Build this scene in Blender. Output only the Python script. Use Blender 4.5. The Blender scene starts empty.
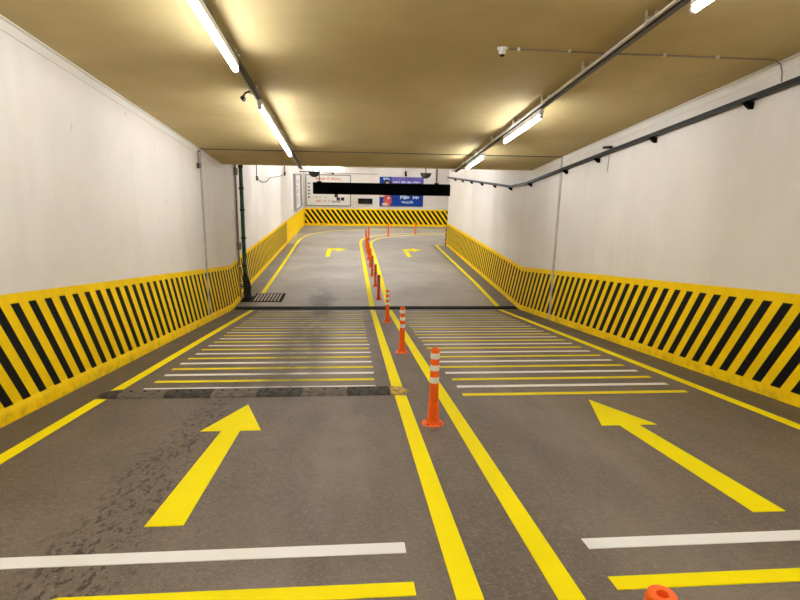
import bpy, bmesh, math, random
from mathutils import Vector, Matrix
random.seed(7)
SC = bpy.context.scene
COL = SC.collection

# ------------------------------------------------------------------ place
SLOPE, SLOPE2, YB = 0.1385, 0.0038, 15.005      # ramp gradient, gradient of the level stretch, foot of the ramp
EYE = 1.65
XL, XL2, XR, XR2 = -3.208, -3.297, 4.766, 5.081  # wall faces
YL = 16.34                                        # left wall steps back here
YE, YF = 29.34, 40.09                             # end of right wall, far wall
HC = 3.787                                        # ceiling height over the ramp
YC = 14.62                                        # lower edge of the ramp ceiling
Y0 = -13.0
ZC2 = 2.15                                        # ceiling over the level stretch
XFAR = 15.0

def fz(y):
    return -SLOPE * min(y, YB) - SLOPE2 * max(y - YB, 0.0)

def right_x(y):
    return XR if y <= YB else XR + (XR2 - XR) * (y - YB) / (YE - YB)

# ------------------------------------------------------------------ materials
def new_mat(name):
    m = bpy.data.materials.new(name); m.use_nodes = True
    nt = m.node_tree; b = nt.nodes['Principled BSDF']
    return m, nt, b

class NT:
    """small node writer working on world position"""
    def __init__(s, nt):
        s.nt = nt; s.geo = nt.nodes.new('ShaderNodeNewGeometry')
        s.sep = nt.nodes.new('ShaderNodeSeparateXYZ')
        nt.links.new(s.geo.outputs['Position'], s.sep.inputs[0])
        s.x, s.y, s.z = s.sep.outputs
    def put(s, sock, v):
        if hasattr(v, 'is_linked'): s.nt.links.new(v, sock)
        else: sock.default_value = v
    def m(s, op, a, b=0.0, c=None, clamp=False):
        n = s.nt.nodes.new('ShaderNodeMath'); n.operation = op; n.use_clamp = clamp
        s.put(n.inputs[0], a); s.put(n.inputs[1], b)
        if c is not None: s.put(n.inputs[2], c)
        return n.outputs[0]
    def step(s, v, lo, hi):
        n = s.nt.nodes.new('ShaderNodeMapRange'); n.interpolation_type = 'SMOOTHSTEP'
        s.put(n.inputs['Value'], v); s.put(n.inputs['From Min'], lo); s.put(n.inputs['From Max'], hi)
        return n.outputs['Result']
    def band(s, v, lo, hi, soft):
        a = s.step(v, lo - soft, lo + soft); b = s.step(v, hi - soft, hi + soft)
        return s.m('SUBTRACT', a, b, clamp=True)
    def vec(s, sx=1, sy=1, sz=1):
        n = s.nt.nodes.new('ShaderNodeMapping'); n.inputs['Scale'].default_value = (sx, sy, sz)
        s.nt.links.new(s.geo.outputs['Position'], n.inputs['Vector']); return n.outputs[0]
    def noise(s, scale, detail=4, rough=.55, vec=None):
        n = s.nt.nodes.new('ShaderNodeTexNoise')
        n.inputs['Scale'].default_value = scale; n.inputs['Detail'].default_value = detail
        n.inputs['Roughness'].default_value = rough
        s.nt.links.new(vec if vec is not None else s.geo.outputs['Position'], n.inputs['Vector'])
        return n.outputs['Fac']
    def mix(s, f, a, b):
        n = s.nt.nodes.new('ShaderNodeMix'); n.data_type = 'RGBA'
        s.put(n.inputs[0], f)
        for k, v in ((6, a), (7, b)):
            if hasattr(v, 'is_linked'): s.nt.links.new(v, n.inputs[k])
            else: n.inputs[k].default_value = (*v[:3], 1)
        return n.outputs[2]
    def bump(s, h, strength, dist=.01):
        n = s.nt.nodes.new('ShaderNodeBump'); n.inputs['Strength'].default_value = strength
        n.inputs['Distance'].default_value = dist
        s.nt.links.new(h, n.inputs['Height']); return n.outputs[0]

def plain(name, col, rough=.5, metal=0.0, var=.12, scale=6.0, spec=.5):
    m, nt, b = new_mat(name); k = NT(nt)
    f = k.step(k.noise(scale), .3, .7)
    c = k.mix(f, tuple(v * (1 - var) for v in col), tuple(min(1, v * (1 + var)) for v in col))
    nt.links.new(c, b.inputs['Base Color'])
    b.inputs['Roughness'].default_value = rough; b.inputs['Metallic'].default_value = metal
    b.inputs['Specular IOR Level'].default_value = spec
    return m

def glow(name, col, strength):
    m, nt, b = new_mat(name)
    b.inputs['Base Color'].default_value = (.9, .9, .9, 1)
    b.inputs['Emission Color'].default_value = (*col, 1)
    b.inputs['Emission Strength'].default_value = strength
    return m

# paint on walls
def wall_mat():
    m, nt, b = new_mat('wall_paint'); k = NT(nt)
    n1 = k.noise(.55, 5, .6); n2 = k.noise(1.0, 4, .6, k.vec(1.4, 1.4, .22))
    c = k.mix(k.step(n1, .35, .7), (.80, .745, .675), (.74, .68, .61))
    c = k.mix(k.m('MULTIPLY', k.step(n2, .48, .72), .5), c, (.69, .635, .56))
    sp = k.step(k.noise(4.5, 2, .5), .735, .76)
    c = k.mix(k.m('MULTIPLY', sp, .35), c, (.45, .42, .38))
    nt.links.new(c, b.inputs['Base Color']); b.inputs['Roughness'].default_value = .62
    b.inputs['Specular IOR Level'].default_value = .3
    nt.links.new(k.bump(k.noise(30, 3), .12, .01), b.inputs['Normal'])
    return m

def ceiling_mat():
    m, nt, b = new_mat('ceiling_paint'); k = NT(nt)
    n1 = k.noise(.7, 5, .6)
    c = k.mix(k.step(n1, .3, .7), CEIL_A, CEIL_B)
    n2 = k.step(k.noise(2.2, 6, .7, k.vec(.5, 2.5, 1)), .62, .75)
    c = k.mix(k.m('MULTIPLY', n2, .18), c, (.85, .78, .6))
    nt.links.new(c, b.inputs['Base Color']); b.inputs['Roughness'].default_value = .75
    b.inputs['Specular IOR Level'].default_value = .15
    nt.links.new(k.bump(k.noise(1.6, 3), .25, .05), b.inputs['Normal'])
    return m
CEIL_A = (.60, .475, .235); CEIL_B = (.51, .395, .18)

FLOOR_A = (.190, .143, .103); FLOOR_B = (.122, .090, .064)
def floor_colour(k):
    n1 = k.noise(.5, 5, .6, k.vec(1.6, .45, 1)); n2 = k.noise(38, 3, .7); n3 = k.noise(3.2, 5, .65)
    c = k.mix(k.step(n1, .32, .68), FLOOR_B, FLOOR_A)
    c = k.mix(k.m('MULTIPLY', k.step(n3, .5, .75), .45), c, (.12, .096, .075))
    g1 = k.noise(26, 4, .7); g2 = k.noise(70, 2, .6)
    c = k.mix(k.m('MULTIPLY', k.step(g1, .5, .68), .5), c, (.085, .066, .051))
    c = k.mix(k.m('MULTIPLY', k.step(g1, .5, .3), .35), c, (.27, .225, .185))
    c = k.mix(k.m('MULTIPLY', k.step(g2, .56, .66), .4), c, (.34, .295, .25))
    # worn pale wheel paths in the middle of each lane
    pale = k.m('ADD', k.band(k.x, -.55, .35, .3), k.band(k.x, 1.5, 2.2, .35), clamp=True)
    c = k.mix(k.m('MULTIPLY', pale, k.m('MULTIPLY', k.step(n1, .25, .6), .6)), c, (.29, .24, .19))
    # level stretch: paler concrete
    far = k.step(k.y, 15.0, 15.25)
    cc = k.mix(k.step(k.noise(.4, 4, .6), .3, .7), (.30, .268, .22), (.40, .362, .305))
    cc = k.mix(k.m('MULTIPLY', k.step(n3, .55, .8), .4), cc, (.22, .195, .16))
    c = k.mix(far, c, cc)
    # dirt gathered between the edge lines and the walls
    edge = k.m('ADD', k.m('SUBTRACT', 1.0, k.step(k.x, -2.95, -2.45)), k.step(k.x, 4.0, 4.5), clamp=True)
    edge = k.m('MULTIPLY', edge, k.m('SUBTRACT', 1.0, k.step(k.y, 29.0, 30.0)))
    c = k.mix(k.m('MULTIPLY', edge, .6), c, (.085, .067, .051))
    # tyre dirt down the left lane
    w = k.m('ADD', k.x, k.m('MULTIPLY', k.m('SUBTRACT', k.noise(.6, 2), .5), .5))
    tr = k.band(w, -1.66, -1.2, .14)
    brk = k.step(k.noise(20, 4, .7, k.vec(1.3, .55, 1)), .515, .60)
    tr = k.m('MULTIPLY', tr, brk)
    tr = k.m('MULTIPLY', tr, k.m('SUBTRACT', 1.0, k.step(k.y, 6.0, 8.0)))
    c = k.mix(k.m('MULTIPLY', tr, .9), c, (.03, .023, .018))
    sm = k.band(w, -1.25, -.45, .3)
    sm = k.m('MULTIPLY', sm, k.m('MULTIPLY', k.band(k.y, 6.0, 17.5, 1.2), k.step(k.noise(1.1, 4, .6, k.vec(1.5, .35, 1)), .36, .62)))
    c = k.mix(k.m('MULTIPLY', sm, .65), c, (.062, .05, .038))
    spill = k.m('MULTIPLY', k.band(w, -1.5, -.8, .3), k.m('MULTIPLY', k.band(k.y, 3.0, 6.0, .8), k.step(k.noise(30, 3, .7, k.vec(1.3, .6, 1)), .585, .625)))
    c = k.mix(k.m('MULTIPLY', spill, .7), c, (.05, .04, .03))
    # small pale chips and dark grit
    c = k.mix(k.m('MULTIPLY', k.step(k.noise(55, 2, .5), .72, .77), .5), c, (.5, .45, .4))
    c = k.mix(k.m('MULTIPLY', k.step(n2, .6, .72), .45), c, (.07, .055, .043))
    return c
def floor_mat():
    m, nt, b = new_mat('floor_concrete'); k = NT(nt)
    nt.links.new(floor_colour(k), b.inputs['Base Color'])
    r = k.m('ADD', .42, k.m('MULTIPLY', k.noise(2.0, 3), .3)); nt.links.new(r, b.inputs['Roughness'])
    b.inputs['Specular IOR Level'].default_value = .4
    nt.links.new(k.bump(k.noise(60, 4, .7), .35, .008), b.inputs['Normal'])
    return m

def paint_mat(name, col, wear):
    m, nt, b = new_mat(name); k = NT(nt)
    n = k.noise(9, 5, .7, k.vec(1, .6, 1)); n2 = k.noise(1.2, 3, .6)
    c = k.mix(k.step(n2, .3, .7), col, tuple(v * .93 for v in col))
    if wear:
        n = k.noise(30, 4, .75)
        old = k.step(k.y, 7.0, 13.5)
        c = k.mix(k.m('MULTIPLY', old, wear), c, (.16, .13, .10))
        thr = k.m('SUBTRACT', .74, k.m('MULTIPLY', old, .14))
        f = k.step(n, k.m('SUBTRACT', thr, .08), k.m('ADD', thr, .08))
        c = k.mix(k.m('MULTIPLY', f, .7), c, (.15, .122, .095))
        tr = k.m('MULTIPLY', k.band(k.x, -1.25, -.4, .3), k.step(k.noise(1.1, 4, .6, k.vec(1.5, .35, 1)), .3, .62))
        c = k.mix(k.m('MULTIPLY', tr, .72), c, (.08, .065, .05))
    else:
        f = k.step(n, .68, .8)
        c = k.mix(k.m('MULTIPLY', f, .3), c, tuple(v * .6 for v in col))
    nt.links.new(c, b.inputs['Base Color']); b.inputs['Roughness'].default_value = .65
    b.inputs['Specular IOR Level'].default_value = .1
    return m

YELLOW_BAND = (1.0, .66, .002)
def hazard_mat(name, start, pitch, slant, frac, lo, hi, end0, end1):
    """yellow wall band with black bars; UV = metres along the wall and above the floor"""
    m, nt, b = new_mat(name); k = NT(nt)
    uv = nt.nodes.new('ShaderNodeUVMap'); sp = nt.nodes.new('ShaderNodeSeparateXYZ')
    nt.links.new(uv.outputs[0], sp.inputs[0]); u, h = sp.outputs[0], sp.outputs[1]
    t = k.m('DIVIDE', k.m('SUBTRACT', k.m('ADD', u, k.m('MULTIPLY', h, slant)), start), pitch)
    t = k.m('FRACT', t)
    bar = k.band(t, .02, frac, .015)
    bar = k.m('MULTIPLY', bar, k.band(h, lo, hi, .006))
    bar = k.m('MULTIPLY', bar, k.band(u, end0, end1, .01))
    n = k.noise(3.0, 5, .65)
    y = k.mix(k.step(n, .3, .7), YELLOW_BAND, tuple(v * .9 for v in YELLOW_BAND))
    dirt = k.m('MULTIPLY', k.m('SUBTRACT', 1.0, k.step(h, .02, .16)), k.step(k.noise(6, 5, .7), .45, .7))
    y = k.mix(k.m('MULTIPLY', dirt, .6), y, (.42, .25, .03))
    c = k.mix(bar, y, (.006, .006, .007))
    nt.links.new(c, b.inputs['Base Color']); b.inputs['Roughness'].default_value = .55
    b.inputs['Specular IOR Level'].default_value = .1
    return m

M = dict(
    wall=wall_mat(), ceil=ceiling_mat(), floor=floor_mat(),
    yellow=paint_mat('yellow_road_paint', (1.0, .84, .0), 0), white=paint_mat('white_road_paint', (.92, .90, .86), 0),
    yellow_w=paint_mat('worn_yellow_paint', (.95, .78, .01), .36), white_w=paint_mat('worn_white_paint', (.90, .87, .81), .36),
    joint=plain('joint_strip', (.47, .43, .38), .6), dark=plain('dark_steel', (.022, .02, .018), .5, .1, spec=.2),
    black=plain('black_steel', (.003, .003, .003), .7, spec=.04), galv=plain('galvanised', (.68, .63, .54), .35, .6),
    rail=plain('rail_steel', (.06, .05, .038), .4, .4), white_metal=plain('white_metal', (.8, .77, .72), .45),
    cove=plain('cove_paint', (.76, .71, .63), .6, var=.03, scale=1), orange=plain('orange_plastic', (.95, .145, .012), .5, var=.06, spec=.2),
    red=plain('red_plastic', (.80, .06, .025), .4, var=.06), bore=plain('bore_red', (.75, .02, .01), .4),
    reflect=plain('reflective_white', (.85, .83, .80), .35, var=.05), mauve=plain('dulled_reflector', (.22, .13, .13), .35),
    rubber=plain('dark_rubber', (.07, .06, .05), .8, var=.35, scale=14, spec=.15), rubber2=plain('dusty_rubber', (.135, .108, .08), .8, var=.3, scale=14),
    rubber_y=plain('worn_yellow_rubber', (.45, .29, .05), .6, var=.5, scale=22),
    green=plain('green_pipe', (.012, .085, .038), .35, var=.3), brown=plain('brown_conduit', (.24, .19, .14), .5),
    blackpipe=plain('black_pipe', (.012, .016, .014), .4), frame=plain('grey_frame', (.20, .19, .18), .45),
    board=plain('white_board', (.80, .78, .74), .4, var=.03), redink=plain('red_ink', (.62, .09, .08), .5),
    greyink=plain('grey_ink', (.25, .24, .24), .5), blackink=plain('black_ink', (.02, .02, .02), .5),
    blue=plain('blue_print', (.006, .045, .27), .5, spec=.15), purple=plain('purple_print', (.10, .075, .33), .4, var=.3, scale=3),
    skin=plain('pale_print', (.75, .5, .38), .5), redcloth=plain('red_print', (.55, .07, .05), .5, var=.4),
    whiteink=plain('white_ink', (.85, .87, .92), .5), mirror=plain('dark_mirror', (.05, .06, .05), .12, .5),
    tube_far=glow('far_lamp_tube', (.94, .98, 1.05), 25.0), tube=glow('lamp_tube', (.94, .98, 1.05), 1.0), panel=plain('frame_side', (.36, .33, .33), .5), mauveboard=plain('poster_print', (.62, .57, .53), .5, var=.3, scale=9),
    slot=plain('drain_dark', (.006, .0055, .005), .8, spec=.1), grate=plain('grate_steel', (.03, .027, .022), .6, .2, spec=.2),
    edge=plain('drain_edge', (.45, .41, .34), .7), lens=plain('camera_lens', (.01, .01, .01), .1),
)
LAMP = 17.0
M['tube'].node_tree.nodes['Principled BSDF'].inputs['Emission Strength'].default_value = LAMP

# ------------------------------------------------------------------ mesh writer
class MB:
    def __init__(s): s.v = []; s.f = []; s.uv = []
    def add(s, vs, fs):
        o = len(s.v); s.v += [tuple(v) for v in vs]; s.f += [tuple(i + o for i in f) for f in fs]; return s
    def box(s, x0, x1, y0, y1, z0, z1):
        v = [(x, y, z) for z in (z0, z1) for y in (y0, y1) for x in (x0, x1)]
        return s.add(v, [(0, 2, 3, 1), (4, 5, 7, 6), (0, 1, 5, 4), (1, 3, 7, 5), (3, 2, 6, 7), (2, 0, 4, 6)])
    def prism(s, poly, bot, top):
        """poly: xy points; bot/top: height functions of (x, y)"""
        n = len(poly)
        v = [(x, y, bot(x, y)) for x, y in poly] + [(x, y, top(x, y)) for x, y in poly]
        f = [tuple(range(n - 1, -1, -1)), tuple(range(n, 2 * n))]
        f += [(i, (i + 1) % n, n + (i + 1) % n, n + i) for i in range(n)]
        return s.add(v, f)
    def loft(s, rings, cap=True, closed=True):
        n = len(rings[0]); o = len(s.v)
        for r in rings: s.v += [tuple(p) for p in r]
        for k in range(len(rings) - 1):
            for i in range(n if closed else n - 1):
                a, b = o + k * n + i, o + k * n + (i + 1) % n
                s.f.append((a, b, b + n, a + n))
        if cap:
            s.f.append(tuple(o + i for i in range(n - 1, -1, -1)))
            s.f.append(tuple(o + (len(rings) - 1) * n + i for i in range(n)))
        return s
    def tube(s, pts, r, seg=10):
        pts = [Vector(p) for p in pts]; rings = []
        for i, p in enumerate(pts):
            d = (pts[min(i + 1, len(pts) - 1)] - pts[max(i - 1, 0)]).normalized()
            up = Vector((0, 0, 1)) if abs(d.z) < .9 else Vector((1, 0, 0))
            a = d.cross(up).normalized(); b = a.cross(d)
            rr = r[i] if isinstance(r, (list, tuple)) else r
            rings.append([p + a * math.cos(t) * rr + b * math.sin(t) * rr for t in [2 * math.pi * j / seg for j in range(seg)]])
        return s.loft(rings)
    def lathe(s, prof, seg=24, c=(0, 0, 0), cap=True):
        rings = [[(c[0] + r * math.cos(2 * math.pi * j / seg), c[1] + r * math.sin(2 * math.pi * j / seg), c[2] + z) for j in range(seg)] for r, z in prof]
        return s.loft(rings, cap)
    def build(s, name, mat, parent=None, smooth=False, at=None, bevel=0.0):
        me = bpy.data.meshes.new(name)
        if at is None:
            if parent is not None: at = Vector((0, 0, 0))
            else:
                lo = [min(v[i] for v in s.v) for i in range(3)]; hi = [max(v[i] for v in s.v) for i in range(3)]
                at = Vector(((lo[0] + hi[0]) / 2, (lo[1] + hi[1]) / 2, lo[2]))
        at = Vector(at)
        me.from_pydata([tuple(Vector(v) - at) for v in s.v], [], s.f)
        bm = bmesh.new(); bm.from_mesh(me)
        bmesh.ops.recalc_face_normals(bm, faces=bm.faces)
        if bevel: bmesh.ops.bevel(bm, geom=list(bm.edges), offset=bevel, segments=2, affect='EDGES', clamp_overlap=True)
        bm.to_mesh(me); bm.free()
        me.materials.append(M[mat] if isinstance(mat, str) else mat)
        for p in me.polygons: p.use_smooth = smooth
        if smooth:
            try: me.set_sharp_from_angle(angle=math.radians(40))
            except Exception: pass
        o = bpy.data.objects.new(name, me); COL.objects.link(o)
        if parent is not None: o.parent = parent
        else: o.location = at
        return o

def tag(o, label, cat, group=None):
    o['label'] = label; o['category'] = cat
    if group: o['group'] = group
    return o
def struct(o):
    o['kind'] = 'structure'; return o
def thing(name, label, cat, loc, group=None):
    o = bpy.data.objects.new(name, None); COL.objects.link(o); o.location = loc; o.empty_display_size = .1
    return tag(o, label, cat, group)
def copy_tree(o, parent=None):
    c = o.copy(); COL.objects.link(c); c.parent = parent
    for ch in list(o.children): copy_tree(ch, c)
    return c
ORD = ['first', 'second', 'third', 'fourth', 'fifth', 'sixth', 'seventh', 'eighth', 'ninth', 'tenth', 'eleventh', 'twelfth', 'thirteenth', 'fourteenth']

# ------------------------------------------------------------------ setting
def ysteps(a, b, extra=()):
    return sorted({a, b, *[y for y in (*extra, YB, YC) if a < y < b]})

# floor: ramp, level stretch, and the side road behind the end of the right wall
fb = MB()
def slab(x0, x1, ys, th=.3):
    rings = [[(x0, y, fz(y) - th), (x1, y, fz(y) - th), (x1, y, fz(y)), (x0, y, fz(y))] for y in ys]
    fb.loft(rings)
slab(-3.6, 5.5, [Y0, YB, 42.0])
slab(5.5, XFAR, [29.0, 42.0])
struct(fb.build('floor', 'floor'))

cb = MB()
cb.loft([[(-3.7, y, fz(y) + HC), (5.2, y, fz(y) + HC), (5.2, y, fz(y) + HC + .45), (-3.7, y, fz(y) + HC + .45)] for y in (Y0, YC)])
struct(cb.build('ceiling', 'ceil'))
cb = MB(); cb.box(-3.7, XFAR, YC - .12, 42.0, ZC2, ZC2 + .3)
struct(cb.build('ceiling', M['wall']))

def wtop(x, y): return fz(y) + HC + .2 if y < YC + .01 else ZC2 + .1
def wbot(x, y): return fz(y) - .2
def wall_pieces(mb, inner, outer):
    """vertical wall between an inner and an outer line of equal length"""
    rings = []
    for (xi, yi, t), (xo, yo, _) in zip(inner, outer):
        top = fz(yi) + HC + .2 if t else ZC2 + .1
        rings.append([(xi, yi, fz(yi) - .2), (xo, yo, fz(yi) - .2), (xo, yo, top), (xi, yi, top)])
    mb.loft(rings)
w = MB()
wall_pieces(w, [(XL, Y0, 1), (XL, YC, 1), (XL, YC + .02, 0), (XL, YB, 0), (XL, YL, 0)], [(XL - .4, Y0, 1), (XL - .4, YC, 1), (XL - .4, YC + .02, 0), (XL - .4, YB, 0), (XL - .4, YL, 0)])
wall_pieces(w, [(XL2, YL, 0), (XL2, YF, 0)], [(XL - .4, YL, 0), (XL - .4, YF, 0)])
struct(w.build('wall_left', 'wall'))
w = MB()
wall_pieces(w, [(XR, Y0, 1), (XR, YC, 1), (XR, YC + .02, 0), (XR, YB, 0), (XR2, YE, 0)], [(XR + .45, Y0, 1), (XR + .45, YC, 1), (XR + .45, YC + .02, 0), (XR + .45, YB, 0), (XR2 + .45, YE, 0)])
w.box(XR2 + .45, XFAR, YE - .45, YE, fz(YE) - .2, ZC2 + .1)
struct(w.build('wall_right', 'wall'))
w = MB(); w.box(-3.7, XFAR, YF, YF + .4, fz(YF) - .2, ZC2 + .1)
struct(w.build('wall_far', 'wall'))
w = MB(); w.box(XFAR, XFAR + .3, YE - .45, YF + .4, fz(YE) - .3, ZC2 + .1)
struct(w.build('wall_side_road_end', 'wall'))

# painted hazard bands with their low kerb
def band_run(name, mat, pts, normal, foot=.04, us=None):
    """pts: (x, y) along the wall face; normal: (nx, ny) into the room"""
    prof = [(0, 0), (foot, 0), (foot * .93, .05), (foot * .7, .1), (foot * .4, .135), (.007, .16), (.007, 1.211), (0, 1.211)]
    mb = MB(); rings = []
    for x, y in pts:
        rings.append([(x + normal[0] * d, y + normal[1] * d, fz(y) + h) for d, h in prof])
    mb.loft(rings)
    o = mb.build(name, mat, at=(0, 0, 0)); me = o.data
    uv = me.uv_layers.new(name='UVMap')
    for li, l in enumerate(me.loops):
        v = me.vertices[l.vertex_index].co
        u = v.y if abs(normal[0]) > .5 else v.x
        uv.data[li].uv = (u, v.z - fz(v.y))
    return struct(o)
band_run('baseboard_left', hazard_mat('hazard_left', 5.43 + .6 * 1.115, .2925, .60, .49, .15, 1.115, -20, 16.12), [(XL, Y0), (XL, YB), (XL, YL)], (1, 0))
band_run('baseboard_left', hazard_mat('hazard_left_far', 16.5, .2925, .60, .58, .15, 1.115, 16.5, 29.5), [(XL2, YL), (XL2, YF)], (1, 0), .022)
band_run('baseboard_right', hazard_mat('hazard_right', 5.485 + .585 * 1.1, .2935, .585, .52, .135, 1.10, -20, 29.2), [(XR, Y0), (XR, YB), (XR2, YE)], (-1, 0), .02)
band_run('baseboard_far', hazard_mat('hazard_far', -2.36, .355, .74, .56, .15, 1.12, -3.2, 14.0), [(XL2, YF), (XFAR, YF)], (0, -1), .02)

# cove strips along both tops of the ramp walls, joint strips
for nm, xa, xb, xc in (('trim_1', XL, XL + .035, XL + .012), ('trim_2', XR, XR - .035, XR - .012)):
    mb = MB()
    ring = lambda y: [(xa, y, fz(y) + HC - .12), (xc, y, fz(y) + HC - .12), (xc, y, fz(y) + HC - .022), (xb, y, fz(y) + HC - .018), (xb, y, fz(y) + HC), (xa, y, fz(y) + HC)]
    mb.loft([ring(Y0), ring(YC)])
    struct(mb.build(nm, 'cove'))
YJ = 12.66
for nm, x, sgn in (('trim_3', XL, 1), ('trim_4', XR, -1)):
    mb = MB()
    xs = sorted((x, x + sgn * .02))
    mb.prism([(xs[0], YJ - .05), (xs[1], YJ - .05), (xs[1], YJ + .05), (xs[0], YJ + .05)], lambda a, b: fz(b), lambda a, b: fz(b) + HC - .01)
    struct(mb.build(nm, 'joint'))
mb = MB()
mb.prism([(XL, YJ - .07), (XR, YJ - .07), (XR, YJ - .03), (XL, YJ - .03)], lambda a, b: fz(b) + HC - .012, lambda a, b: fz(b) + HC + .02)
struct(mb.build('trim_5', 'rail'))
mb = MB()
mb.prism([(XL, YC - .05), (XR, YC - .05), (XR, YC + .03), (XL, YC + .03)], lambda a, b: fz(b) + HC - .02, lambda a, b: fz(b) + HC + .1)
struct(mb.build('trim_6', 'ceil'))
# red, white and black edge marker on the end corner of the right wall
e = thing('corner_guard', 'narrow dark red and pale banded guard on the end corner of the right wall', 'corner guard', (XR2 - .05, YE, fz(YE)))
for k in range(8):
    MB().box(-.025, .02, -.05, .01, .02 + k * .125, .02 + (k + 1) * .125).build('band', 'redink' if k % 2 else 'black', e)
# ------------------------------------------------------------------ road markings
T = .004
def ribbon(pts, wid):
    mb = MB(); n = len(pts); rings = []
    for i, (x, y) in enumerate(pts):
        a = Vector(pts[max(i - 1, 0)]); b = Vector(pts[min(i + 1, n - 1)])
        d = (b - a).normalized(); nx, ny = -d.y * wid / 2, d.x * wid / 2
        rings.append([(x + nx, y + ny, fz(y + ny) - .002), (x - nx, y - ny, fz(y - ny) - .002), (x - nx, y - ny, fz(y - ny) + T), (x + nx, y + ny, fz(y + ny) + T)])
    return mb.loft(rings)
def smoothpts(pts, it=2):
    for _ in range(it):
        q = [pts[0]]
        for a, b in zip(pts, pts[1:]):
            q += [(a[0] * .75 + b[0] * .25, a[1] * .75 + b[1] * .25), (a[0] * .25 + b[0] * .75, a[1] * .25 + b[1] * .75)]
        pts = q + [pts[-1]]
    return pts
def marking(name, mb, mat, label, cat='road marking', group=None):
    return tag(mb.build(name, mat), label, cat, group)
DR0, DR1 = 15.0, 15.31
G = 'yellow lane lines'
marking('lane_line', ribbon([(-2.70, Y0 + 2), (-2.70, 5.93)], .12), 'yellow', 'yellow edge line along the left wall, near side of the rubber speed hump', group=G)
marking('lane_line', ribbon([(-2.69, 6.29), (-2.68, 10), (-2.64, 14.915)], .12), 'yellow', 'yellow edge line along the left wall between speed hump and trench drain', group=G)
marking('lane_line', ribbon(smoothpts([(-2.70, 17.08), (-2.72, 22), (-2.80, 28), (-2.85, 32.2), (-2.35, 34.6), (-1.1, 36.6), (1.0, 37.5), (4, 37.9), (13, 38.0)]), .12), 'yellow', 'yellow outer line beyond the square drain grille, curving round below the far wall', group=G)
marking('lane_line', ribbon([(.56, Y0 + 2), (.56, 5.9)], .13), 'yellow', 'left centre line, yellow, from the camera to the end of the speed hump', group=G)
marking('lane_line', ribbon([(.555, 6.32), (.57, 10), (.60, 14.915)], .13), 'yellow', 'left centre line, yellow, between speed hump and trench drain beside the lane posts', group=G)
marking('lane_line', ribbon(smoothpts([(.60, DR1 + .01), (.575, 20), (.54, 27), (.52, 30.2), (.62, 31.6), (1.0, 33.0), (1.9, 34.3), (3.2, 35.2), (6, 35.7), (13, 35.9)]), .14), 'yellow', 'left centre line, yellow, beyond the trench drain, rounded where it turns', group=G)
marking('lane_line', ribbon([(1.035, Y0 + 2), (1.04, 8), (1.06, 14.915)], .13), 'yellow', 'right centre line, yellow, on the ramp from the camera up to the trench drain', group=G)
marking('lane_line', ribbon(smoothpts([(1.06, DR1 + .01), (1.09, 20), (1.08, 27), (1.04, 29.5), (1.18, 31.2), (1.9, 32.9), (3.2, 34.1), (4.8, 34.7), (8, 34.9), (13, 34.9)]), .14), 'yellow', 'right centre line, yellow, beyond the trench drain, bending right round the corner', group=G)
marking('lane_line', ribbon([(4.25, Y0 + 2), (4.22, 5), (4.20, 9), (4.16, 14.915)], .12), 'yellow', 'yellow edge line along the right wall on the ramp', group=G)
marking('lane_line', ribbon([(4.22, DR1 + .01), (4.34, 18.8), (4.42, 23.5), (4.52, 29.3)], .12), 'yellow', 'yellow edge line along the right wall beyond the trench drain', group=G)
marking('lane_line', ribbon([(4.47, 29.42), (9, 29.6), (13, 29.7)], .13), 'yellow', 'short yellow line turning round the end corner of the right wall', group=G)

def quad(x0, x1, y, wid, x0b=None):
    mb = MB(); a = .03
    poly = [(x0, y - wid / 2), (x1, y - wid / 2), (x1, y + wid / 2), (x0, y + wid / 2)]
    return mb.prism(poly, lambda p, q: fz(q) - .002, lambda p, q: fz(q) + T)
LAST = 23
for side, x0, x1, ya, pitch, first in (('left', -2.40, .31, 6.345, .3715, 0), ('right', 1.27, 3.935, 5.89, .377, 1)):
    nw = ny = 0; k = 0
    while ya + pitch * k < 14.75:
        y = ya + pitch * k; white = (k + first) % 2 == 0
        if white: nw += 1; i = nw
        else: ny += 1; i = ny
        c = 'white' if white else 'yellow'
        start = 'the speed hump' if side == 'left' else 'the right lane arrow'
        dx = random.uniform(-.02, .02)
        marking('cross_stripe', quad(x0 + dx, x1 + random.uniform(-.015, .015), y, .096), c + '_w',
                f'{ORD[i-1]} {c} cross stripe of the {side} lane, counted from {start}', group=f'cross stripes of the {side} lane')
        k += 1
near = [('left', 'white', -2.55, .30, 2.69), ('left', 'yellow', -2.5, .31, 2.315), ('right', 'white', 1.31, 4.1, 2.655), ('right', 'yellow', 1.29, 4.1, 2.285)]
for side, c, x0, x1, y in near:
    mb = quad(x0, x1, y, .108)
    if (side, c) == ('left', 'yellow'):     # its outer end was painted a little narrower
        mb = MB().prism([(x0, y - .054), (x1, y - .054), (x1, y + .054), (-1.36, y + .054), (-1.41, y + .03), (x0, y + .03)], lambda p, q: fz(q) - .002, lambda p, q: fz(q) + T)
    marking('cross_stripe', mb, c, f'broad {c} bar across the {side} lane just below its arrow\'s tail' if c == 'white' else f'broad {c} bar across the {side} lane, nearer than the broad white bar', group='broad bars nearest the camera')

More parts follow.
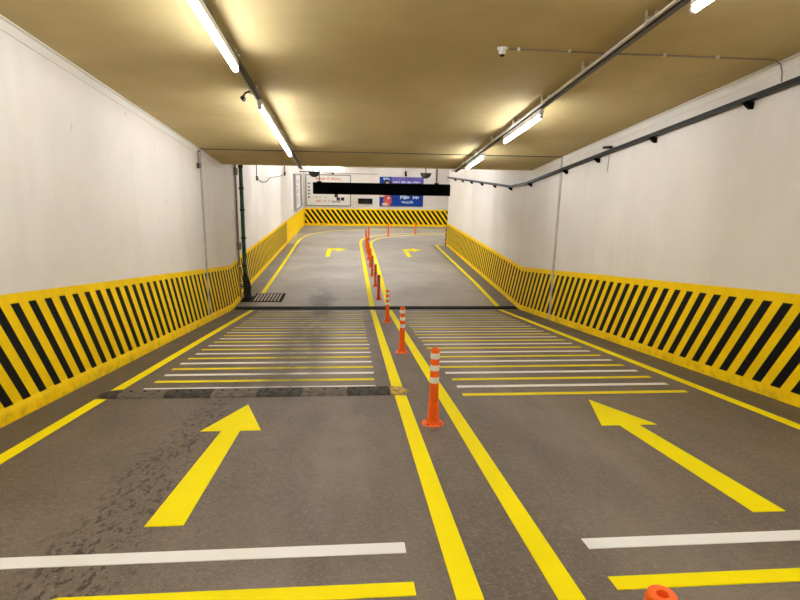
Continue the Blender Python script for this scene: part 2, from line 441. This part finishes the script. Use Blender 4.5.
def poly_mark(name, poly, label, cat, group):
    mb = MB().prism(poly, lambda p, q: fz(q) - .002, lambda p, q: fz(q) + T)
    return marking(name, mb, 'yellow', label, cat, group)
def straight_arrow(cx, tip, head, tail, hw, sw, ct, st):
    return [(cx, tip), (cx - hw, head), (cx - sw, head), (ct - st, tail), (ct + st, tail), (cx + sw, head), (cx + hw, head)]
poly_mark('lane_arrow', straight_arrow(-1.078, 5.63, 4.77, 3.03, .268, .082, -1.10, .112), 'long yellow arrow pointing ahead to the speed hump in the left lane', 'lane arrow', 'lane arrows')
poly_mark('lane_arrow', straight_arrow(2.63, 5.60, 4.70, 2.945, .272, .096, 2.645, .108), 'long yellow arrow pointing ahead in the right lane, below its cross stripes', 'lane arrow', 'lane arrows')
def turn_arrow(x, y):
    return [(x, y), (x + .2, y), (x + .2, y + 2.15), (x + .48, y + 2.15), (x + .48, y + 1.75), (x + .95, y + 2.45), (x + .48, y + 3.15), (x + .48, y + 2.75), (x, y + 2.75)]
poly_mark('lane_arrow', turn_arrow(-1.13, 25.0), 'yellow right-turn arrow on the level floor of the left lane', 'lane arrow', 'lane arrows')
poly_mark('lane_arrow', turn_arrow(2.57, 25.0), 'yellow right-turn arrow on the level floor of the right lane', 'lane arrow', 'lane arrows')

# ------------------------------------------------------------------ speed hump (segments bolted side by side)
hump = thing('speed_hump', 'low rubber speed hump of dark and dusty segments across the left lane', 'speed hump', (-1.05, 6.11, fz(6.11)))
def hump_piece(x0, x1, round0=False, round1=False):
    mb = MB(); prof = [(-.18, 0), (-.165, .016), (-.09, .040), (.09, .040), (.165, .016), (.18, 0)]
    xs = [x0, x1] if not (round0 or round1) else [x0 + (x1 - x0) * t for t in (0, .15, .4, .7, 1)]
    rings = []
    for x in xs:
        t = (x - x0) / (x1 - x0); s_ = 1.0
        if round0: s_ = math.sqrt(max(.02, 1 - (1 - t) ** 2))
        if round1: s_ = math.sqrt(max(.02, 1 - t ** 2))
        rings.append([(x + 1.05, yy * s_, zz * s_ - SLOPE * yy * s_) for yy, zz in prof])
    return mb.loft(rings)
for k in range(6):
    x0 = -2.55 + .5 * k
    seg = hump_piece(x0 + .004, x0 + .496).build('segment', 'rubber2' if k in (0, 2, 4) else 'rubber', hump)
    for q in range(3):
        MB().lathe([(.016, .0), (.016, .005), (.008, .006)], 10, (x0 + .1 + q * .15 + 1.05, 0, .037)).build('bolt', 'black', seg)
hump_piece(-2.80, -2.554, True).build('end_cap', 'rubber', hump)
c = hump_piece(.454, .68, False, True).build('end_cap', 'rubber_y', hump); c['label'] = 'worn yellow end cap'

# ------------------------------------------------------------------ trench drain and square grille
dr = thing('trench_drain', 'long dark trench drain grate across the foot of the ramp', 'drain', (.8, 15.155, fz(15.155)))
mb = MB()
def rel(mb, o):
    mb.v = [(x - o.location.x, y - o.location.y, z - o.location.z) for x, y, z in mb.v]; return mb
zt = fz(15.2)
rel(MB().box(-3.14, 4.70, 15.02, 15.29, zt - .02, zt + .006), dr).build('channel', 'slot', dr)  # near-black plate on the solid floor, coloured as the channel's shade
mb = MB().box(-3.14, 4.70, 15.0, 15.035, zt - .03, zt + .03).box(-3.14, 4.70, 15.275, 15.31, zt - .03, zt + .022)
rel(mb, dr).build('frame', 'slot', dr)
mb = MB(); x = -3.11
while x < 4.68:
    mb.box(x, x + .022, 15.03, 15.28, zt, zt + .018); x += .066
rel(mb, dr).build('bar_grate', 'grate', dr)
poly = [(4.70, 15.0), (-3.14, 15.0), (-3.14, 14.98)]; x = -3.11
while x < 4.65:
    poly += [(x, 14.98), (x, 14.93), (x + .03, 14.93), (x + .03, 14.98)]; x += .066
poly.append((4.70, 14.98))
rel(MB().prism(poly, lambda a, b: fz(b) - .02, lambda a, b: fz(b) + .004), dr).build('toothed_edge', 'edge', dr)

gr = thing('drain_grille', 'square dark drain grille in the floor beside the green pipe', 'drain', (-2.42, 16.5, fz(16.5)))
zt = fz(16.5)
rel(MB().box(-2.86, -1.99, 15.97, 17.06, zt - .02, zt + .006), gr).build('pit_shade', 'slot', gr)  # flat plate coloured dark for the shade below the bars
mb = MB().box(-2.86, -1.99, 15.97, 16.02, zt, zt + .02).box(-2.86, -1.99, 17.01, 17.06, zt, zt + .02).box(-2.86, -2.82, 16.02, 17.01, zt, zt + .02).box(-2.03, -1.99, 16.02, 17.01, zt, zt + .02)
rel(mb, gr).build('frame', 'slot', gr)
for k in range(8):
    rel(MB().box(-2.80 + k * .097, -2.755 + k * .097, 16.02, 17.01, zt, zt + .022), gr).build('bar', 'edge', gr)

# ------------------------------------------------------------------ lane posts
def make_post(body, band):
    r = bpy.data.objects.new('lane_post', None); COL.objects.link(r); r.empty_display_size = .1
    MB().lathe([(.105, 0), (.105, .012), (.095, .022), (.066, .032), (.058, .05)], 28).build('base', body, r, True)
    for k in range(4):
        a = math.pi / 4 + k * math.pi / 2
        MB().lathe([(.011, 0), (.011, .008), (.006, .012)], 8, (.082 * math.cos(a), .082 * math.sin(a), .022)).build('bolt', 'rail', r)
    prof = [(.056, .04)]
    for k in range(8):
        z = .065 + k * .022
        prof += [(.0555 - k * .0011, z), (.0555 - k * .0011, z + .009), (.049 - k * .0011, z + .012), (.049 - k * .0011, z + .019)]
    prof += [(.0445, .25), (.0425, .30), (.0415, .735), (.037, .75), (.030, .754), (.016, .752), (.015, .715)]
    MB().lathe(prof, 28).build('tube', body, r, True)
    MB().lathe([(.015, .70), (.015, .72)], 16).build('hole', 'bore', r)
    for z0, z1 in ((.425, .482), (.543, .598), (.660, .713)):
        MB().lathe([(.0424, z0), (.0434, z0 + .003), (.0434, z1 - .003), (.0424, z1)], 28).build('reflective_band', band, r, True)
    return r
protos = {'a': make_post('orange', 'reflect'), 'b': make_post('red', 'mauve'), 'c': make_post('orange', 'mauve'), 'd': make_post('orange', 'orange')}
posts = [(.815, 1.195, 'a', 'orange lane post nearest the camera, only its round hollow top in frame'),
         (.775, 4.86, 'a', 'tall orange lane post with three white bands standing between the long arrows'),
         (.82, 8.55, 'a', 'orange lane post with white bands, second one standing whole, amid the cross stripes'),
         (.83, 12.27, 'a', 'orange lane post just before the trench drain'),
         (.83, 16.28, 'b', 'redder lane post with dull bands, first beyond the trench drain'),
         (.82, 18.25, 'c', 'orange lane post, second beyond the trench drain'),
         (.79, 20.2, 'c', 'orange lane post, third beyond the trench drain'),
         (.79, 22.2, 'd', 'orange lane post, fourth beyond the trench drain'),
         (.78, 24.1, 'd', 'orange lane post, fifth beyond the trench drain'),
         (.78, 26.2, 'd', 'orange lane post, sixth beyond the trench drain'),
         (.79, 28.0, 'd', 'orange lane post, seventh beyond the trench drain'),
         (.82, 29.9, 'd', 'orange lane post where the rounded centre lines start to turn'),
         (1.02, 31.6, 'd', 'orange lane post inside the bend, first of the curve'),
         (2.25, 33.5, 'd', 'lone orange lane post on the bend in front of the far hazard band'),
         (4.03, 34.75, 'd', 'farthest orange lane post, close to the end corner of the right wall')]
used = set()
for x, y, kind, label in posts:
    o = protos[kind] if kind not in used else copy_tree(protos[kind])
    used.add(kind)
    o.location = (x, y, fz(y) - .004); tag(o, label, 'lane post', 'orange posts along the centre of the ramp')

# ------------------------------------------------------------------ ceiling lamps
def hz(y, h): return fz(y) + h
def slope_box(mb, x0, x1, y0, y1, h0, h1):
    mb.loft([[(x0, y, fz(y) + h0), (x1, y, fz(y) + h0), (x1, y, fz(y) + h1), (x0, y, fz(y) + h1)] for y in (y0, y1)]); return mb
def lamp(x, y0, y1, label, zfun=None, mat='tube'):
    z = zfun or (lambda y: fz(y) + 3.57)
    yc = (y0 + y1) / 2
    t = thing('ceiling_tube_lamp', label, 'lamp', (x, yc, z(yc)), 'tube lamps under the ceiling rails')
    lc = lambda pts: [(a - x, b - yc, c_ - z(yc)) for a, b, c_ in pts]
    mb = MB(); mb.v = []
    mb.loft([lc([(x - .03, y, z(y) + .028), (x + .03, y, z(y) + .028), (x + .024, y, z(y) + .102), (x - .024, y, z(y) + .102)]) for y in (y0, y1)])
    mb.build('batten', 'white_metal', t)
    MB().tube(lc([(x, y0 + .03, z(y0 + .03)), (x, y1 - .03, z(y1 - .03))]), .028, 12).build('tube', mat, t, True)
    for a, b in ((y0, y0 + .03), (y1 - .03, y1)):
        MB().tube(lc([(x, a, z(a)), (x, b, z(b))]), .029, 12).build('end_cap', 'white_metal', t, True)
    return t
RLX, RRX = -1.215, 2.69
def rail(x, label, pipe):
    t = thing('lamp_rail', label, 'lamp rail', (x, 0, fz(0) + 3.67))
    r_ = lambda mb: rel(mb, t)
    r_(slope_box(MB(), x - .026, x + .026, Y0 + 1, YC - .05, 3.675, 3.712)).build('channel', 'rail', t)
    if pipe:
        r_(MB().tube([(x - .055, y, hz(y, 3.705)) for y in (Y0 + 1, YC - .05)], .019, 10)).build('conduit', 'galv', t, True)
    else:
        r_(MB().tube([(x - .05, y, hz(y, 3.69)) for y in (Y0 + 1, YC - .05)], .014, 10)).build('conduit', 'galv', t, True)
    y = 1.1
    while y < YC:
        mb = MB(); slope_box(mb, x - .012, x + .012, y, y + .03, 3.70, HC); slope_box(mb, x - .1, x + .045, y - .004, y + .034, 3.715, 3.73)
        slope_box(mb, x - .1, x - .088, y, y + .03, 3.68, HC)
        r_(mb).build('hanger', 'galv', t); y += 1.35
    return t
rail(RLX, 'dark lamp rail with conduit under the ceiling over the left lane', False)
rail(RRX, 'dark lamp rail with bright steel conduit under the ceiling over the right lane', True)
lamp(RLX, 3.2, 6.5, 'lit tube lamp over the left lane, cut by the top of the frame')
lamp(RLX, 8.05, 11.85, 'lit tube lamp over the left lane, above the cross stripes')
lamp(RRX, 2.4, 4.6, 'lit tube lamp at the near end of the right lamp rail')
lamp(RRX, 8.1, 9.98, 'longer lit tube lamp halfway along the right lamp rail')
lamp(RRX, 11.55, 13.15, 'shorter lit tube lamp at the far end of the right lamp rail')
for x, a, b in ((RLX, -1.2, 1.8), (RLX, -6.5, -3.2), (RLX, -11.5, -8.2), (RRX, -2.2, .8), (RRX, -7.2, -4.2), (RRX, -11.8, -8.8)):
    lamp(x, a, b, f'lit tube lamp behind the camera on the {"left" if x < 0 else "right"} lamp rail')
fl = lambda y: ZC2 - .103
for x, a, b in ((-.6, 19.0, 22.0), (2.1, 19.0, 22.0), (-1.0, 24, 27), (1.6, 24, 27), (-.6, 31, 34), (2.4, 32, 35), (8.0, 31, 34), (11.5, 31, 34), (.9, 35.8, 38.6), (4.2, 35.8, 38.6)):  # hidden lamps; those closest to the far wall added to brighten it
    lamp(x, a, b, 'unseen lit tube lamp on the high ceiling beyond the ramp', fl, 'tube_far')
# small bracket camera on the left rail
s_ = thing('rail_sensor', 'small dark sensor hooked to the left lamp rail before the second lamp', 'sensor', (RLX - .1, 7.75, hz(7.75, 3.64)))
MB().tube([(0.03, 0, .05), (-.03, 0, .03), (-.06, -.02, -.02)], .012, 8).build('arm', 'dark', s_, True)
MB().tube([(-.06, -.05, -.035), (-.06, .05, -.045)], .028, 12).build('head', 'dark', s_, True)

# ------------------------------------------------------------------ ceiling camera and its conduit
cy, cx = 6.17, 1.58
t = thing('ceiling_camera', 'small pale dome camera on the ceiling right of centre', 'camera', (cx, cy, hz(cy, HC)))
MB().lathe([(.055, 0), (.055, -.014), (.045, -.025)], 20).build('mount', 'white_metal', t, True)
MB().lathe([(.036, -.02), (.035, -.06), (.029, -.07)], 20).build('body', 'white_metal', t, True)
MB().lathe([(.028, -.068), (.025, -.08), (.015, -.09), (.003, -.093)], 20).build('lens', 'lens', t, True)
mb = MB().tube([(cx + .07, cy, hz(cy, HC) - .015), (cx + .25, cy, hz(cy, HC) - .015), (2.6, cy + .02, hz(cy, HC) - .016), (4.5, cy, hz(cy, HC) - .016), (4.62, cy, hz(cy, HC) - .02), (4.69, cy, hz(cy, HC) - .06), (4.72, cy, hz(cy, HC) - .14), (4.73, cy, hz(cy, 3.55))], .008, 8)
o = mb.build('camera_conduit', 'brown', smooth=True); tag(o, 'thin conduit across the ceiling from the dome camera to the cable tray', 'conduit')
root = o
for xx in (1.75, 2.3, 3.35, 3.95):
    b_ = MB().box(xx - .012, xx + .012, cy - .02, cy + .02, hz(cy, HC) - .026, hz(cy, HC) + .002)
    b_.v = [(a - o.location.x, b - o.location.y, c_ - o.location.z) for a, b, c_ in b_.v]
    b_.build('clip', 'galv', o)

# ------------------------------------------------------------------ cable tray on the right wall
YK = 16.75
def tz(y): return fz(y) + 3.455 if y <= YB else min(fz(YB) + 3.455 + .0 , 9) - SLOPE * (min(y, YK) - YB) * .55 + (.0095 * max(0, y - YK))
t = thing('cable_tray', 'long dark cable tray on brackets high on the right wall', 'cable tray', (XR - .08, 0, tz(0)))
ys = [Y0 + 1, 0, 6, 10, YB, 15.9, YK, 20, 24, YE - .05]
def trail(off_x, prof):
    mb = MB(); mb.loft([[(right_x(y) - off_x - a, y, tz(y) + b) for a, b in prof] for y in ys]); return rel(mb, t)
trail(.03, [(0, .07), (0, 0), (.075, 0), (.075, .055), (.07, .055), (.07, .005), (.005, .005), (.005, .07)]).build('tray', 'dark', t)
for k, (dx, r_) in enumerate(((.05, .018), (.075, .016), (.09, .014))):
    mb = MB().tube([(right_x(y) - dx, y, tz(y) + .024 + .012 * k + .006 * math.sin(y * 1.3 + k)) for y in ys], r_, 8)
    rel(mb, t).build('cable', ('galv', 'dark', 'rail')[k], t, True)
for y in (2.6, 4.63, 6.63, 8.72, 10.71, 12.3, 14.73, 16.69, 18.74, 20.82, 22.87, 24.96, 27.0):
    x = right_x(y) - .001
    mb = MB()
    pr = [(x, tz(y) - .003), (x - .115, tz(y) - .003), (x - .115, tz(y) - .022), (x - .03, tz(y) - .085), (x, tz(y) - .085)]
    mb.loft([[(a, yy, b) for a, b in pr] for yy in (y - .03, y + .03)])
    rel(mb, t).build('bracket', 'black', t)
yb_ = 10.25
bx = MB().box(XR - .12, XR - .04, yb_ - .12, yb_ + .12, tz(yb_) + .095, tz(yb_) + .14)
tag(bx.build('junction_box', 'dark'), 'small dark junction box on top of the cable tray', 'junction box')
o = MB().tube([(XR - .012, 10.3, tz(10.3) - .01), (XR - .008, 10.32, tz(10.3) - .3)], .005, 6).build('hanging_wire', 'brown'); tag(o, 'short thin wire hanging below the cable tray on the right wall', 'wire')

# ------------------------------------------------------------------ left wall: hook conduit, green pipe, conduit, loose wire
mb = MB().tube([(XL + .02, YJ - .05, hz(YJ, 3.74)), (XL + .03, YJ - .13, hz(YJ, 3.76)), (XL + .03, YJ - .22, hz(YJ - .2, 3.72)), (XL + .03, YJ - .24, hz(YJ - .2, 3.45))], .016, 8)
o = mb.build('hook_conduit', 'brown', smooth=True); tag(o, 'short hooked conduit with a small box beside the left wall joint', 'conduit')
b_ = MB().box(XL + .005, XL + .06, YJ - .30, YJ - .18, hz(YJ - .2, 3.36), hz(YJ - .2, 3.47)); b_ = rel(b_, o); b_.build('box', 'rail', o)

px, py = -3.06, 16.38
t = thing('drain_pipe', 'tall dark green pipe with black lower fittings at the foot of the ramp', 'pipe', (px, py, fz(py)))
MB().lathe([(.055, .75), (.055, 4.22)], 16).build('pipe', 'green', t, True)
MB().lathe([(.06, 0), (.06, .78)], 16).build('lower_pipe', 'blackpipe', t, True)
for z in (.95, 1.75, 2.55, 3.15, 3.75):
    MB().lathe([(.056, z), (.07, z + .01), (.07, z + .07), (.056, z + .08)], 16).build('collar', 'blackpipe', t, True)
MB().tube([(0, 0, .72), (.06, .02, .62), (.10, .03, .45), (.10, .03, .0)], .045, 12).build('elbow', 'blackpipe', t, True)
for z in (.15, .35, .58):
    MB().lathe([(.06, z), (.085, z + .01), (.085, z + .06), (.06, z + .07)], 16).build('flange', 'blackpipe', t, True)
MB().lathe([(.05, .3), (.066, .31), (.066, .36), (.05, .37)], 14, (.10, .03, 0)).build('flange', 'blackpipe', t, True)
MB().box(-.1, .18, -.42, .3, .002, .012).build('base_plate', 'slot', t)

qx, qy = XL + .035, 16.2
t = thing('wall_conduit', 'pale brown conduit with junction box beside the green pipe', 'conduit', (qx, qy, fz(qy)))
MB().tube([(0, 0, .05), (0, 0, 1.5)], .024, 10).build('lower_conduit', 'brown', t, True)
MB().tube([(0, 0, 1.62), (0, 0, 4.21)], .024, 10).build('upper_conduit', 'brown', t, True)
MB().box(-.034, .07, -.075, .075, 1.48, 1.68).build('box', 'brown', t, bevel=.008)
MB().box(-.034, .06, -.07, .07, 3.55, 3.75).build('box', 'brown', t, bevel=.008)
for z in (.5, 1.0, 2.2, 2.9):
    MB().box(-.034, .03, -.045, .045, z, z + .03).build('clip', 'galv', t)

zz = lambda z: z + EYE
pts = [(XL2 + .02, 20.5, zz(.45)), (XL2 + .02, 20.45, zz(-.25)), (XL2 + .03, 20.8, zz(-.38)), (XL2 + .03, 21.8, zz(-.49)), (XL2 + .03, 22.9, zz(-.46)), (XL2 + .03, 23.7, zz(-.35)), (XL2 + .03, 25.5, zz(-.33)), (XL2 + .03, 27.4, zz(-.3)), (XL2 + .03, 28.9, zz(-.22))]
def cat_rom(p, n=6):
    P = [Vector(q) for q in p]; out = []
    for i in range(len(P) - 1):
        a, b, c_, d = P[max(i - 1, 0)], P[i], P[i + 1], P[min(i + 2, len(P) - 1)]
        for j in range(n):
            s = j / n
            out.append(.5 * ((2 * b) + (c_ - a) * s + (2 * a - 5 * b + 4 * c_ - d) * s * s + (3 * b - a - 3 * c_ + d) * s ** 3))
    return out + [P[-1]]
o = MB().tube(pts[:2] + cat_rom(pts[1:])[1:], .014, 6).build('loose_wire', 'dark', smooth=True); tag(o, 'dark loose wire drooping between two small boxes on the left wall', 'wire')
for (x, y, z, s, lab) in ((XL2, 20.45, zz(-.33), .07, 'small brown box on the left wall at the drooping wire\'s start'), (XL2, 29.0, zz(-.22), .09, 'small black box on the left wall at the drooping wire\'s far end')):
    b_ = MB().box(x, x + .06, y - s, y + s, z - s, z + s * 1.2).box(x + .06, x + .07, y - s * .7, y + s * .7, z - s * .7, z + s * .9)
    tag(b_.build('wall_box', 'rail' if s < .08 else 'black'), lab, 'junction box')
o = MB().tube([(XL2 + .02, 29.0, zz(-.2)), (XL2 + .02, 29.0, zz(.5))], .03, 8).build('riser_conduit', 'brown', smooth=True); tag(o, 'vertical conduit rising from the black box on the left wall', 'conduit')

# framed display on the left wall near the far corner
t = thing('poster_case', 'narrow grey-framed poster case on the left wall by the far corner', 'poster case', (XL2, 35.6, fz(35.6) + 1.42))
mb = MB().box(0, .14, -2.3, -.05, 0, .1).box(0, .14, -2.3, -.05, 2.05, 2.15).box(0, .14, -2.3, -1.75, .1, 2.05)
mb.box(0, .14, 1.75, 2.3, .1, 2.05).box(0, .14, -.05, 2.3, 0, .1).box(0, .14, -.05, 2.3, 2.05, 2.15)
mb.build('frame', 'panel', t)
MB().box(.01, .05, -1.75, 1.75, .1, 2.05).build('poster', 'board', t)
mb = MB()
for z0, z1, y0, y1 in ((.3, .8, -.8, .9), (.95, 1.2, -1.2, 1.1), (1.3, 1.42, -1.0, .6), (1.55, 1.8, -.6, 1.2)): mb.box(.05, .054, y0, y1, z0, z1)
mb.build('print', 'mauveboard', t)

# ------------------------------------------------------------------ far wall
FB = fz(YF)
def glyphs(x0, x1, z0, z1, y, n, fill=.72, gaps=()):
    """a row of small unreadable letter shapes"""
    mb = MB(); w_ = (x1 - x0) / n; h_ = z1 - z0; rnd = random.Random(int(n * 31 + abs(x0) * 100))
    for i in range(n):
        if i in gaps: continue
        a = x0 + w_ * i; b = a + w_ * fill; s_ = w_ * .2
        k = rnd.randrange(4)
        mb.box(a, a + s_, y - .004, y, z0, z1)
        if k in (0, 1): mb.box(a + s_, b, y - .004, y, z1 - h_ * .22, z1)
        if k in (0, 2): mb.box(a + s_, b, y - .004, y, z0, z0 + h_ * .22)
        if k != 2: mb.box(a + s_, b, y - .004, y, z0 + h_ * .4, z0 + h_ * .6)
        if k in (0, 3): mb.box(b - s_, b, y - .004, y, z0 + h_ * .2, z1 - h_ * .2)
    return mb
x0, x1, z0, z1 = -3.12, .03, FB + 1.37, FB + 3.53
t = thing('notice_board', 'large white framed notice board with red heading on the far wall', 'notice board', ((x0 + x1) / 2, YF, z0))
yf = YF - .05
R_ = lambda mb: rel(mb, t)
R_(MB().box(x0 + .05, x1 - .05, yf, YF, z0 + .05, z1 - .05)).build('panel', 'board', t)
R_(MB().box(x0, x1, yf - .02, YF, z0, z0 + .06).box(x0, x1, yf - .02, YF, z1 - .06, z1).box(x0, x0 + .07, yf - .02, YF, z0 + .06, z1 - .06).box(x1 - .06, x1, yf - .02, YF, z0 + .06, z1 - .06)).build('frame', 'frame', t)
R_(glyphs(-2.42, -.62, FB + 3.15, FB + 3.32, yf, 18, gaps=(7, 10))).build('heading', 'redink', t)
R_(glyphs(-2.40, -1.42, FB + 1.62, FB + 1.80, yf, 9, gaps=(4, 7))).build('lettering', 'redink', t)
R_(glyphs(-1.32, -.68, FB + 1.60, FB + 1.74, yf, 9)).build('lettering', 'blackink', t)
R_(glyphs(-2.6, -2.0, FB + 1.94, FB + 2.02, yf, 8)).build('lettering', 'greyink', t)
R_(glyphs(-1.85, -1.6, FB + 1.94, FB + 2.02, yf, 3)).build('lettering', 'greyink', t)
for h in (2.9, 2.66, 2.42, 2.2, 1.95):
    mb = MB().box(-2.97, -2.8, yf - .004, yf, FB + h - .05, FB + h + .05).box(-2.93, -2.84, yf - .006, yf - .004, FB + h + .05, FB + h + .075)
    R_(mb).build('icon', 'greyink', t)
for a, b, c_, d in ((-1.12, -.88, 1.98, 2.25), (-.98, -.74, 1.76, 1.98), (-.68, -.44, 1.76, 1.98), (-1.9, -.4, 2.4, 2.9)):
    R_(MB().box(a, b, yf - .004, yf, FB + c_, FB + d)).build('picture', 'blackink', t)

x0, x1, z0, z1 = 2.03, 5.13, FB + 1.38, FB + 3.45
t = thing('advert_board', 'blue and purple advertisement board on the far wall', 'advertisement', ((x0 + x1) / 2, YF, z0))
R_ = lambda mb: rel(mb, t)
R_(MB().box(x0, x1, yf, YF, z0 + .06, z1)).build('panel', 'blue', t)
R_(MB().box(x0, x1, yf - .02, YF, z0, z0 + .06)).build('bottom_rail', 'frame', t)
R_(MB().box(x0 + .85, x1, yf - .003, yf, FB + 2.75, z1)).build('purple_field', 'purple', t)
R_(MB().box(x0, x0 + .85, yf - .003, yf, FB + 2.75, z1)).build('picture_field', 'blue', t)
R_(glyphs(3.0, 4.9, FB + 3.04, FB + 3.15, yf - .004, 20, gaps=(5, 9, 13))).build('lettering', 'whiteink', t)
R_(glyphs(3.2, 4.6, FB + 2.87, FB + 2.95, yf - .004, 18, gaps=(6, 12))).build('lettering', 'whiteink', t)
R_(glyphs(3.5, 4.85, FB + 1.93, FB + 2.16, yf, 6, .8, gaps=(3,))).build('lettering', 'whiteink', t)
R_(glyphs(3.62, 4.45, FB + 1.64, FB + 1.8, yf, 8, .85)).build('lettering', 'whiteink', t)
def disc(cx, cz, rx, rz, y, n=18):
    mb = MB(); p = [(cx + rx * math.cos(2 * math.pi * i / n), cz + rz * math.sin(2 * math.pi * i / n)) for i in range(n)]
    return mb.loft([[(a, y, b) for a, b in p], [(a, y - .004, b) for a, b in p]])
R_(disc(2.58, FB + 3.0, .28, .24, yf - .004)).build('dark_hair', 'blackink', t)
R_(disc(2.58, FB + 2.93, .13, .17, yf - .008)).build('face', 'skin', t)
R_(glyphs(2.3, 2.8, FB + 3.25, FB + 3.38, yf - .004, 3)).build('lettering', 'whiteink', t)
R_(disc(2.6, FB + 1.82, .3, .4, yf)).build('red_dress', 'redcloth', t)
R_(disc(2.2, FB + 2.15, .2, .1, yf - .004)).build('arm', 'skin', t)
R_(disc(2.66, FB + 1.97, .07, .1, yf - .006)).build('face', 'skin', t)
R_(disc(2.42, FB + 1.56, .22, .11, yf - .006)).build('arm', 'skin', t)

t = thing('display_box', 'small black display box on the far wall between the two boards', 'display', (1.03, YF, FB + 1.56))
MB().box(-.51, .51, -.1, 0, 0, .37).build('case', 'black', t, bevel=.01)
MB().box(-.46, .46, -.104, -.1, .05, .32).build('screen', 'lens', t)
for xx, lab in ((5.40, 'left one of two pale outlined boxes low on the far wall'), (5.74, 'right one of two pale outlined boxes low on the far wall')):
    t = thing('switch_box', lab, 'switch box', (xx + .15, YF, FB + 1.55), 'pale boxes on the far wall')
    MB().box(-.14, .14, -.05, 0, 0, .36).build('case', 'wall', t, bevel=.01)
    MB().box(-.1, .1, -.055, -.05, .06, .3).build('cover', 'cove', t)

# domed mirrors under the far ceiling
def dome(x, y, z, r, label, arm):
    t = thing('convex_mirror', label, 'mirror', (x, y, z), 'domed mirrors over the bend')
    prof = [(r * math.cos(a), -r * .9 * math.sin(a)) for a in [math.pi / 2 * i / 8 for i in range(8)]] + [(.004, -r * .9)]
    MB().lathe(prof, 24).build('dome', 'mirror', t, True)
    MB().lathe([(r, -.01), (r * 1.06, 0), (r * 1.06, .03), (r, .04)], 24).build('rim', 'black', t, True)
    if arm < 0: MB().tube([(0, 0, .03), (XL2 - x, 0, .02)], .03, 8).build('arm', 'dark', t, True)
    else: MB().tube([(0, 0, .03), (0, 0, ZC2 - z)], .03, 8).build('arm', 'dark', t, True)
dome(-2.35, 37.6, zz(-.14), .37, 'dark domed mirror in the far corner over the white notice board', -1)
dome(4.95, 37.6, zz(-.1), .36, 'dark domed mirror over the right end of the blue advertisement', 1)
# small lamps / cameras at the top of the far wall
def spot(x, z, label, dark):
    t = thing('wall_camera', label, 'camera', (x, YF, z))
    MB().box(-.06, .06, -.06, 0, .0, .3).build('bracket', 'white_metal' if not dark else 'black', t)
    MB().tube([(0, -.05, .1), (0, -.28, .02)], .07, 12).build('body', 'black' if dark else 'white_metal', t, True)
    MB().tube([(0, -.28, .02), (0, -.31, .01)], .075, 12).build('lens', 'lens', t, True)
spot(-1.2, zz(-.22), 'white camera on the far wall above the notice board', False)
spot(3.85, zz(-.28), 'small black camera on the far wall above the advertisement', True)
o = MB().tube([(-2.0, YF - .02, zz(-.14)), (.2, YF - .02, zz(-.2)), (1.9, YF - .02, zz(-.22))], .02, 8).build('wall_cable', 'brown'); tag(o, 'thin cable along the top of the far wall above the notice board', 'cable')
# tube added for the bright strip on the far wall, over the notice board
t = thing('ceiling_tube_lamp', 'added tube lamp for the bright strip on the far wall over the notice board', 'lamp', (-1.75, YF - .12, zz(.17)), 'tube lamps under the ceiling rails')
MB().box(-1.3, 1.3, .03, .12, -.02, .03).build('batten', 'white_metal', t)
MB().tube([(-1.27, 0, 0), (1.27, 0, 0)], .018, 12).build('tube', 'tube', t, True)

# black height bar on two rods
YH = 18.0
t = thing('height_bar', 'long black height limit bar hanging on thin rods before the far wall', 'height bar', (1.0, YH, zz(-.735)))
MB().box(-2.17, 2.16, -.06, .06, 0, .365).build('bar', 'black', t, bevel=.012)
for xx in (-1.97, 1.72):
    rz = MB().tube([(xx, 0, .36), (xx, 0, ZC2 - zz(-.735) - .002)], .014 if xx < 0 else .03, 8).build('rod', 'frame' if xx > 0 else 'dark', t, True)
    MB().box(xx - .07, xx + .07, -.04, .04, .355, .40).build('clamp', 'dark', rz)

# ------------------------------------------------------------------ world, camera, colour
wd = bpy.data.worlds.new('daylight'); SC.world = wd; wd.use_nodes = True
bg = wd.node_tree.nodes['Background']; bg.inputs[0].default_value = (.9, .95, 1, 1); bg.inputs[1].default_value = .25

yaw, pitch, roll = .090204, .225425, .019556
F = Vector((math.sin(yaw) * math.cos(pitch), math.cos(yaw) * math.cos(pitch), -math.sin(pitch)))
Rv = Vector((math.cos(yaw), -math.sin(yaw), 0)); Uv = Rv.cross(F)
R2 = Rv * math.cos(roll) + Uv * math.sin(roll); U2 = Uv * math.cos(roll) - Rv * math.sin(roll)
cam = bpy.data.cameras.new('camera'); cam.sensor_width = 36; cam.lens = 560.0 / 800 * 36; cam.clip_end = 200; cam.clip_start = .05
co = bpy.data.objects.new('camera', cam); COL.objects.link(co)
mt = Matrix((R2, U2, -F)).transposed().to_4x4(); mt.translation = Vector((0, 0, EYE)); co.matrix_world = mt
SC.camera = co

SC.view_settings.view_transform = 'Standard'; SC.view_settings.look = 'None'
SC.view_settings.gamma = 1; SC.view_settings.use_curve_mapping = False
SC.view_settings.exposure = 1.92
SC.cycles.use_denoising = True
SC.cycles.max_bounces = 10; SC.cycles.diffuse_bounces = 6
SC.cycles.sample_clamp_indirect = 6
